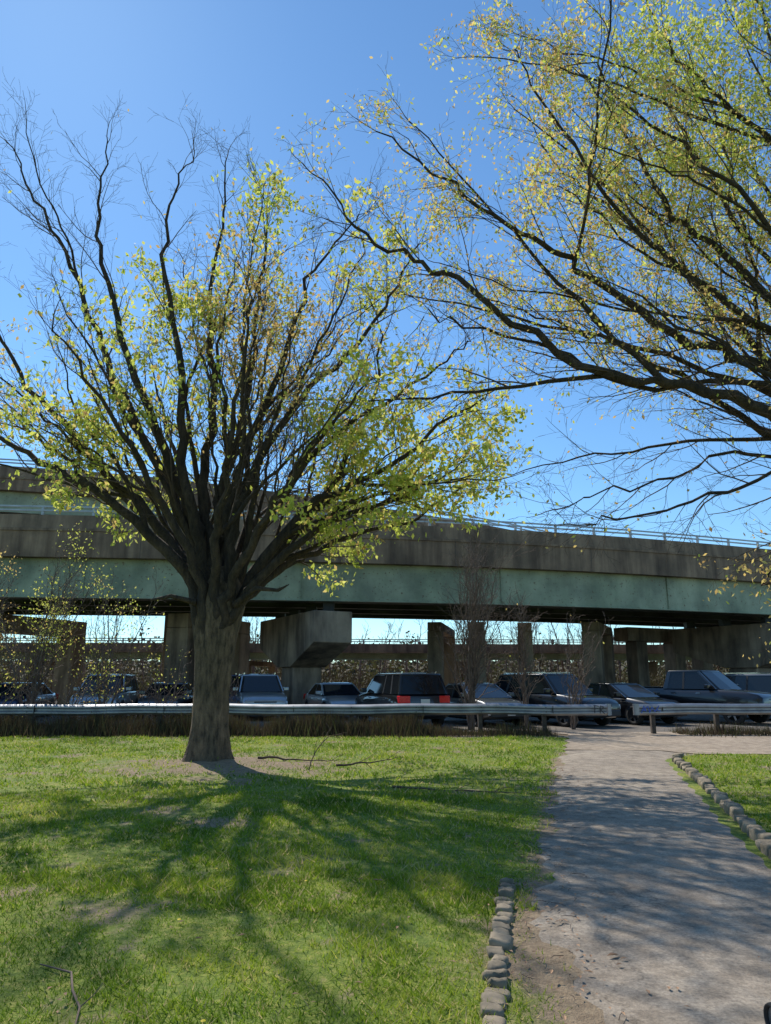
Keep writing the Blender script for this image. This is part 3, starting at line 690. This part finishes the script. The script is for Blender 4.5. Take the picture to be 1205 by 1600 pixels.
bent(-20,-18,36.5,42,(0,1),4.8,.9,1.1)
bent(30,33,47,53,(0,1),4.8,.9,1.2)
bent(15.2,21.2,46.2,49.4,(.12,.62,1),4.75,.85,.95,1.2)
for x in(-30,-12,6,24,42):
    bent(x,x+1.5,63.5+max(0,x)*.12,69+max(0,x)*.12,(0,1),3.1,.4,.7)
for x,y in((-26,43),(-13,44.5)):
    E=empty('overpass_pier'); prism('column',[(-.7,-.3),(.7,-.3),(.7,9.9),(-.7,9.9)],1.4,(x,y+1.2),.1,M_pier,E)
# ---------------------------------------------------------------- distant trees and bank
n=90000; x=rng.uniform(-110,130,n); y=rng.uniform(76,100,n)
top=4.3+1.8*np.abs(fn(x,y*.2,.16,2))+1.4*fn(x,y*.1,.6,5)+rng.normal(0,.6,n); z=rng.uniform(0,1,n)**1.0*top
S=rng.uniform(.15,.5,n); ax=rng.normal(0,1,(n,3)); ax/=np.linalg.norm(ax,axis=1,keepdims=True); s_=np.cross(ax,rng.normal(0,1,(n,3))); s_/=np.linalg.norm(s_,axis=1,keepdims=True)
C=np.stack([x,y,z],1); V=np.stack([C,C+(ax+s_)*S[:,None]*.5,C+ax*S[:,None],C+(ax-s_)*S[:,None]*.5],1)
o=mesh('distant_trees',V.reshape(-1,3),np.arange(n*4).reshape(-1,4),M_far)
at=o.data.attributes.new('rnd','FLOAT','FACE'); at.data.foreach_set('value',np.clip(.45+.4*fn(x,y,.25,1)+rng.normal(0,.15,n),0,1).astype(np.float32))
xb=np.arange(-260,300,2.0); v=[];f=[]
prof=[(101,-.2),(104,1.2),(108,3.0),(114,3.9),(124,4.2),(150,3.5),(190,-.2)]
for k,x_ in enumerate(xb):
    for (yb,zb_) in prof: v.append((x_,yb+2*math.sin(x_*.07),zb_*(1+.16*math.sin(x_*.11+yb)+.10*math.sin(x_*.37+yb*.3))+U(-.2,.2)*(zb_>0)))
    if k: f+=[((k-1)*7+j,k*7+j,k*7+j+1,(k-1)*7+j+1) for j in range(6)]
mesh('distant_embankment',v,f,stained('brush_covered_bank',(.13,.115,.055),(.07,.055,.035),(.4,.4,.6),.95),smooth=True)
T=Tree(); c3=Cfg(); c3.wander=(0,.15,.2,.2); c3.up=(0,.12,.06,0); c3.dens=(1.4,2.4,2); c3.len=(0,2.2,1.1,.5); c3.spread=(.6,.7,.8); c3.rmin=.014; c3.maxlev=2; c3.k1=.012; c3.fup=.1
for k in range(120):
    x_=U(-50,60); y_=U(71,78); h=U(4.5,8); limb(T,[(x_,y_,0),(x_+U(-.3,.3),y_,h*.5),(x_+U(-.8,.8),y_,h)],.12,.03,c3,.3)
E=empty('distant_bare_trees'); T.build('stems',[M_greytwig,M_greytwig],E)
n=42000; x=rng.uniform(-60,70,n); y=rng.uniform(52,57,n); top=1.5+.8*fn(x,y,.3,2)+.6*fn(x,y,.9,4); z=rng.uniform(0,1,n)*np.maximum(top,.2); h=rng.uniform(.1,.6,n)
th=rng.uniform(0,6.28,n); wd=rng.uniform(.01,.045,n); C=np.stack([x,y,z],1)
V=np.stack([C+np.stack([np.cos(th)*wd,np.sin(th)*wd,0*x],1),C-np.stack([np.cos(th)*wd,np.sin(th)*wd,0*x],1),C+np.stack([rng.normal(0,.2,n),rng.normal(0,.2,n),h],1)],1)
o=mesh('roadside_brush',V.reshape(-1,3),np.arange(n*3).reshape(-1,3),M_far)
at=o.data.attributes.new('rnd','FLOAT','FACE'); at.data.foreach_set('value',np.clip(.3+.3*fn(x,y,.4,1)+rng.normal(0,.2,n),0,1).astype(np.float32))

# ---------------------------------------------------------------- vehicles
def paint(name,c,metal=.3): 
    return simple(name,c,.3,metal,.08,2,0,1.0)
P_black=paint('paint_black',(.012,.012,.014)); P_silver=paint('paint_silver',(.36,.38,.40),.6)
P_navy=paint('paint_dark_blue',(.02,.035,.08)); P_grey=paint('paint_grey',(.12,.125,.13),.5)
SP=dict(
 suv=dict(L=4.8,W=1.92,H=1.78,st=[(-.5,.42,.72,.86),(-.492,.32,1.02,.93),(-.45,.27,1.10,.98),(-.3,.25,1.11,1),(0,.24,1.10,1),(.2,.24,1.09,1),(.27,.25,1.07,.99),(.40,.27,1.0,.97),(.47,.3,.90,.93),(.495,.36,.78,.88),(.5,.42,.66,.84)],gb=(-.485,.245),gt=(-.43,.09),belt=1.10),
 sedan=dict(L=4.7,W=1.82,H=1.44,st=[(-.5,.45,.75,.84),(-.49,.34,.92,.92),(-.42,.26,.99,.97),(-.3,.22,.98,1),(0,.20,.95,1),(.18,.2,.94,1),(.26,.21,.92,.99),(.40,.24,.84,.96),(.47,.28,.73,.91),(.495,.34,.62,.86),(.5,.4,.52,.8)],gb=(-.37,.25),gt=(-.19,.06),belt=.95),
 pickup=dict(L=5.7,W=2.02,H=1.92,st=[(-.5,.5,.8,.9),(-.496,.45,1.22,.97),(-.45,.42,1.26,1),(-.2,.4,1.24,1),(0,.38,1.22,1),(.2,.38,1.22,1),(.26,.38,1.20,1),(.40,.40,1.14,.98),(.47,.42,1.06,.96),(.495,.45,.95,.93),(.5,.5,.8,.9)],gb=(-.16,.23),gt=(-.13,.10),belt=1.23))
def car(name,x,y,head,kind,pm):
    S=SP[kind]; L,W,H=S['L'],S['W'],S['H']; hw=W/2; E=empty(name,(x,y,.012),head)
    v=[];f=[]
    for k,(fx,zb,zt,wf) in enumerate(S['st']):
        w_=hw*wf; half=[(w_*.8,zb),(w_*.97,zb+.08),(w_,zb+(zt-zb)*.35),(w_*.995,zb+(zt-zb)*.62),(w_*.965,zt-(zt-zb)*.14),(w_*.90,zt-.015),(w_*.5,zt+.012)]
        ring=half+[(-a_,z) for a_,z in reversed(half)]; m_=len(ring)
        for a_,z in ring: v.append((fx*L,a_,z))
        if k: f+=[((k-1)*m_+j,k*m_+j,k*m_+(j+1)%m_,(k-1)*m_+(j+1)%m_) for j in range(m_)]
    m_=14; f.append(tuple(range(m_))); f.append(tuple(reversed(range((len(S['st'])-1)*m_,len(S['st'])*m_))))
    o=mesh('body',v,f,pm,E,True); bevel(o,.02)
    g0,g1=S['gb'][0]*L,S['gb'][1]*L; t0,t1=S['gt'][0]*L,S['gt'][1]*L; bz=S['belt']-.01; tz=H-.06; bw,tw=hw*.93,hw*.76
    def loft(nm,secs,mat,sm=False):
        v=[];f=[]
        for k,(x0,x1,w_,z) in enumerate(secs):
            c_=.12
            ring=[(x0,-w_*.9),(x0+c_*.4,-w_),(x1-c_,-w_),(x1,-w_*.85),(x1+.03,0),(x1,w_*.85),(x1-c_,w_),(x0+c_*.4,w_),(x0,w_*.9),(x0-.03,0)]
            n_=len(ring); v+=[(a_,b_,z) for a_,b_ in ring]
            if k: f+=[((k-1)*n_+j,(k-1)*n_+(j+1)%n_,k*n_+(j+1)%n_,k*n_+j) for j in range(n_)]
        f.append(tuple(reversed(range(n_)))); f.append(tuple(range((len(secs)-1)*n_,len(secs)*n_)))
        return mesh(nm,v,f,mat,E,sm)
    def lerp(t): return (g0+(t0-g0)*t,g1+(t1-g1)*t,bw+(tw-bw)*t,bz+(tz-bz)*t)
    loft('windows',[lerp(0),lerp(.5),lerp(1)],M_glass)
    bevel(loft('roof',[(t0-.03,t1+.03,tw+.02,tz-.02),(t0,t1,tw,tz+.035),(t0+.2,t1-.25,tw*.8,tz+.06)],pm,True),.01)
    def strip(nm,bx0,bx1,tx0,tx1,mat):
        ac=Acc()
        for s in(-1,1):
            y0,y1=s*(bw+.004),s*(tw+.012)
            vs=[(bx0,y0,bz),(bx1,y0,bz),(tx1,y1,tz),(tx0,y1,tz),(bx0,y0-s*.05,bz),(bx1,y0-s*.05,bz),(tx1,y1-s*.05,tz),(tx0,y1-s*.05,tz)]
            ac.add(vs,BF)
        mesh(nm,ac.v,ac.f,mat,E)
    strip('a_pillar',g1-.19,g1-.08,t1-.13,t1-.03,pm); mx=(t0+t1)/2
    strip('b_pillar',mx-.02,mx+.07,mx-.02,mx+.05,M_trim)
    strip('c_pillar',g0+.02,g0+(.2 if kind!='suv' else .12),t0,t0+.14,pm)
    if kind=='suv':
        strip('d_pillar',g0+.72,g0+.84,t0+.66,t0+.76,M_trim); ac=Acc()
        for s in(-1,1): ac.box(t0+.15,t1-.1,s*tw*.86-.02,s*tw*.86+.02,tz+.075,tz+.11); ac.box(t0+.2,t0+.26,s*tw*.86-.02,s*tw*.86+.02,tz+.03,tz+.075); ac.box(t1-.3,t1-.24,s*tw*.86-.02,s*tw*.86+.02,tz+.03,tz+.075)
        mesh('roof_rails',ac.v,ac.f,M_chrome,E)
    if kind=='pickup':
        box('bed_liner',-.47*L,-.19*L,-hw*.82,hw*.82,1.262,1.275,M_trim,E)
    R=.36 if kind!='sedan' else .33
    if kind=='pickup': R=.40
    for wx in(-.31*L,.315*L):
        for s in(-1,1):
            v=[];f=[];nn=24
            prof=[(R*.55,hw-.20),(R*.97,hw-.20),(R,hw-.17),(R,hw-.01),(R*.95,hw+.012),(R*.66,hw+.012),(R*.64,hw-.01)]
            for k in range(nn):
                t=2*math.pi*k/nn
                for r_,yy_ in prof: v.append((wx+r_*math.cos(t),s*yy_,R+r_*math.sin(t)))
            m_=len(prof); f=[(k*m_+j,k*m_+j+1,((k+1)%nn)*m_+j+1,((k+1)%nn)*m_+j) for k in range(nn) for j in range(m_-1)]
            mesh('tyre',v,f,M_tyre,E,True)
            ac=Acc()
            for k in range(5):
                t=2*math.pi*k/5; c_,s_=math.cos(t),math.sin(t); n1_,n2_=-s_*.035,c_*.035
                ac.add([(wx+n1_,s*(hw-.005),R+n2_),(wx-n1_,s*(hw-.005),R-n2_),(wx+c_*R*.64-n1_,s*(hw-.005),R+s_*R*.64-n2_),(wx+c_*R*.64+n1_,s*(hw-.005),R+s_*R*.64+n2_)],[(0,1,2,3)])
            ac.add([(wx+.07*math.cos(q*.785),s*(hw),R+.07*math.sin(q*.785)) for q in range(8)],[tuple(range(8))])
            mesh('rim_spokes',ac.v,ac.f,M_rim,E)
            mesh('wheel_arch',[(wx+(R+.07)*math.cos(q*math.pi/16-.2),s*(hw+.004),R+(R+.07)*math.sin(q*math.pi/16-.2)) for q in range(19)],[tuple(range(19))],M_trim,E)
    zt=S['st'][-2][2]; zb=S['st'][-2][1]
    ac=Acc(); fx=.49*L
    for s in(-1,1):
        z0=zt-.10; ac.box(fx-.22,fx+.03,min(s*hw*.52,s*hw*.90),max(s*hw*.52,s*hw*.90),z0-.12,z0+.06)
    bevel(mesh('headlamps',ac.v,ac.f,M_lamp,E),.03)
    bevel(box('grille',fx-.05,fx+.045,-hw*.46,hw*.46,zt-.26,zt-.04,M_trim,E),.02)
    box('grille_bar',fx+.046,fx+.058,-hw*.44,hw*.44,zt-.15,zt-.125,M_chrome,E)
    bevel(box('front_bumper',fx-.12,fx+.075,-hw*.86,hw*.86,zb-.02,zb+.2,M_trim if kind!='pickup' else M_chrome,E),.04)
    box('front_plate',fx+.078,fx+.084,-.15,.15,zb+.05,zb+.19,M_plate,E)
    rz=S['st'][1][2]; rx=-.49*L; ac=Acc()
    for s in(-1,1):
        ac.box(rx-.04,rx+.22,min(s*hw*.55,s*hw*.95),max(s*hw*.55,s*hw*.95),rz-.22,rz+.02)
    bevel(mesh('tail_lamps',ac.v,ac.f,M_red,E),.02)
    bevel(box('rear_bumper',rx-.07,rx+.15,-hw*.88,hw*.88,.38,.58,M_trim if kind!='pickup' else M_chrome,E),.03)
    box('rear_plate',rx-.06,rx-.035,-.16,.16,rz-.24,rz-.09,M_plate,E)
    ac=Acc()
    for s in(-1,1): ac.box(g1-.42,g1-.26,min(s*(hw*.95),s*(hw+.17)),max(s*(hw*.95),s*(hw+.17)),bz+.02,bz+.17)
    bevel(mesh('mirrors',ac.v,ac.f,pm,E),.03)
    ac=Acc()
    for s in(-1,1):
        for dx in(g1-.75,mx-.35,): ac.box(dx-.1,dx+.08,min(s*hw*.985,s*(hw*1.005)),max(s*hw*.985,s*(hw*1.005)),bz-.16,bz-.13)
    mesh('door_handles',ac.v,ac.f,M_chrome,E)
def hd(x,y): return math.atan2(y,x)
car('parked_suv',-11.6,31,hd(.15,-1),'suv',P_silver)
car('parked_sedan',-9.3,32,hd(.1,-1),'sedan',P_grey)
car('parked_suv',-7.2,32.5,hd(.2,-1),'suv',P_navy)
car('parked_suv',-5.3,31,hd(.3,-1),'suv',P_silver)
car('parked_sedan',-2.1,31.5,hd(.35,-1),'sedan',P_silver)
car('parked_suv',.45,26.9,hd(-.36,.93),'suv',P_black)
car('parked_sedan',3.3,27.2,hd(.38,-.92),'sedan',P_grey)
car('parked_suv',6.1,27.2,hd(.5,-.86),'suv',P_black)
car('parked_sedan',8.9,28.2,hd(.45,-.9),'sedan',P_black)
car('pickup_truck',12.0,28.6,hd(.62,-.78),'pickup',P_black)
car('parked_suv',15.6,29.5,hd(.5,-.86),'suv',P_grey)
car('parked_sedan',6.2,34.5,hd(.5,-.86),'sedan',P_navy)
car('parked_sedan',-15.5,31.5,hd(.1,-1),'sedan',P_navy)
car('parked_suv',19.8,32.5,hd(.5,-.86),'suv',P_black)

# ---------------------------------------------------------------- small stuff on the ground
c4=Cfg(); c4.wander=(0,.12,.18,.2); c4.up=(0,-.0,0,0); c4.dens=(1.6,2,3); c4.len=(0,.5,.25,.15); c4.spread=(.6,.7,.8); c4.rmin=.003; c4.maxlev=2; c4.k1=.015; c4.fup=0
def fallen(pts,r):
    E=empty('fallen_branch'); T=Tree(); limb(T,pts,r,.006,c4,.3,4,.015); T.build('wood',[M_twig,M_twig],E)
fallen([(-2.5,14.9,.09),(-1.8,14.8,.07),(-1.0,14.6,.06)],.03)
fallen([(-.9,13.9,.06),(-.4,13.9,.10),(.2,14.2,.16)],.025)
fallen([(-1.35,13.4,.04),(-1.2,13.5,.4),(-1.0,13.6,.62)],.012)
fallen([(.1,11.3,.05),(.9,11.0,.05),(1.7,10.8,.05)],.02)
E=empty('fallen_branch'); T=Tree(); T.tube([(-1.95,4.55,.03),(-1.72,4.42,.035),(-1.62,4.2,.03),(-1.5,4.0,.03),(-1.44,3.8,.03)],[.004,.006,.007,.006,.004],5,0); T.tube([(-1.5,4.0,.03),(-1.46,4.05,.06),(-1.43,4.1,.1)],[.004,.003,.002],4,0); T.build('wood',[M_greytwig],E)
ac=Acc()
def dleaf(x,y,z,s):
    a_=U(0,6.28); c_,s_=math.cos(a_)*s,math.sin(a_)*s
    ac.add([(x-c_,y-s_,z),(x+s_*.4,y-c_*.4,z+s*.25),(x+c_,y+s_,z+.003),(x-s_*.4,y+c_*.4,z+s*.3)],[(0,1,2,3)])
dleaf(1.33,4.7,.024,.045)
for _ in range(500):
    y=U(3,14); x=float(PL(y))+abs(G(0,.25))*(1 if random.random()<.5 else -1); dleaf(x,y,.026,U(.01,.028))
for _ in range(160):
    y=U(3,14); dleaf(U(float(PL(y)),float(PR(y))),y,.024,U(.006,.018))
for _ in range(300):
    dleaf(U(-6,1),U(3.2,16),.05,U(.015,.03))
mesh('leaf_litter',ac.v,ac.f,M_deadleaf)
T=Tree()
for _ in range(130):
    y=U(3.2,13); x=float(PL(y))+G(-.05,.2); a_=U(0,6.28); l=U(.03,.12)
    T.tube([(x,y,.024),(x+l*.5*math.cos(a_)+G(0,.01),y+l*.5*math.sin(a_),.03),(x+l*math.cos(a_),y+l*math.sin(a_),.025)],[.0025,.002,.0015],4,0)
T.build('twig_litter',[M_twig],None)
# small stroller wheel at the path edge, bottom right
E=empty('stroller_wheel',(1.78,3.72,.012)); v=[];nn=36; q0=.5
for k in range(nn):
    t=2*math.pi*k/nn
    for j in range(10):
        q=2*math.pi*j/10; rr=(.125+.02*math.cos(q))*q0; v.append((.03*math.sin(q),rr*math.cos(t),.145*q0+rr*math.sin(t)))
mesh('tyre',v,[(k*10+j,k*10+(j+1)%10,((k+1)%nn)*10+(j+1)%10,((k+1)%nn)*10+j) for k in range(nn) for j in range(10)],M_tyre,E,True)
hub=[(-.012,.105*q0*math.cos(q*math.pi/9),.145*q0+.105*q0*math.sin(q*math.pi/9)) for q in range(18)]
mesh('hub',hub+[(.012,a_[1],a_[2]) for a_ in hub],[tuple(range(18)),tuple(reversed(range(18,36)))]+[(q,(q+1)%18,(q+1)%18+18,q+18) for q in range(18)],M_rim,E)
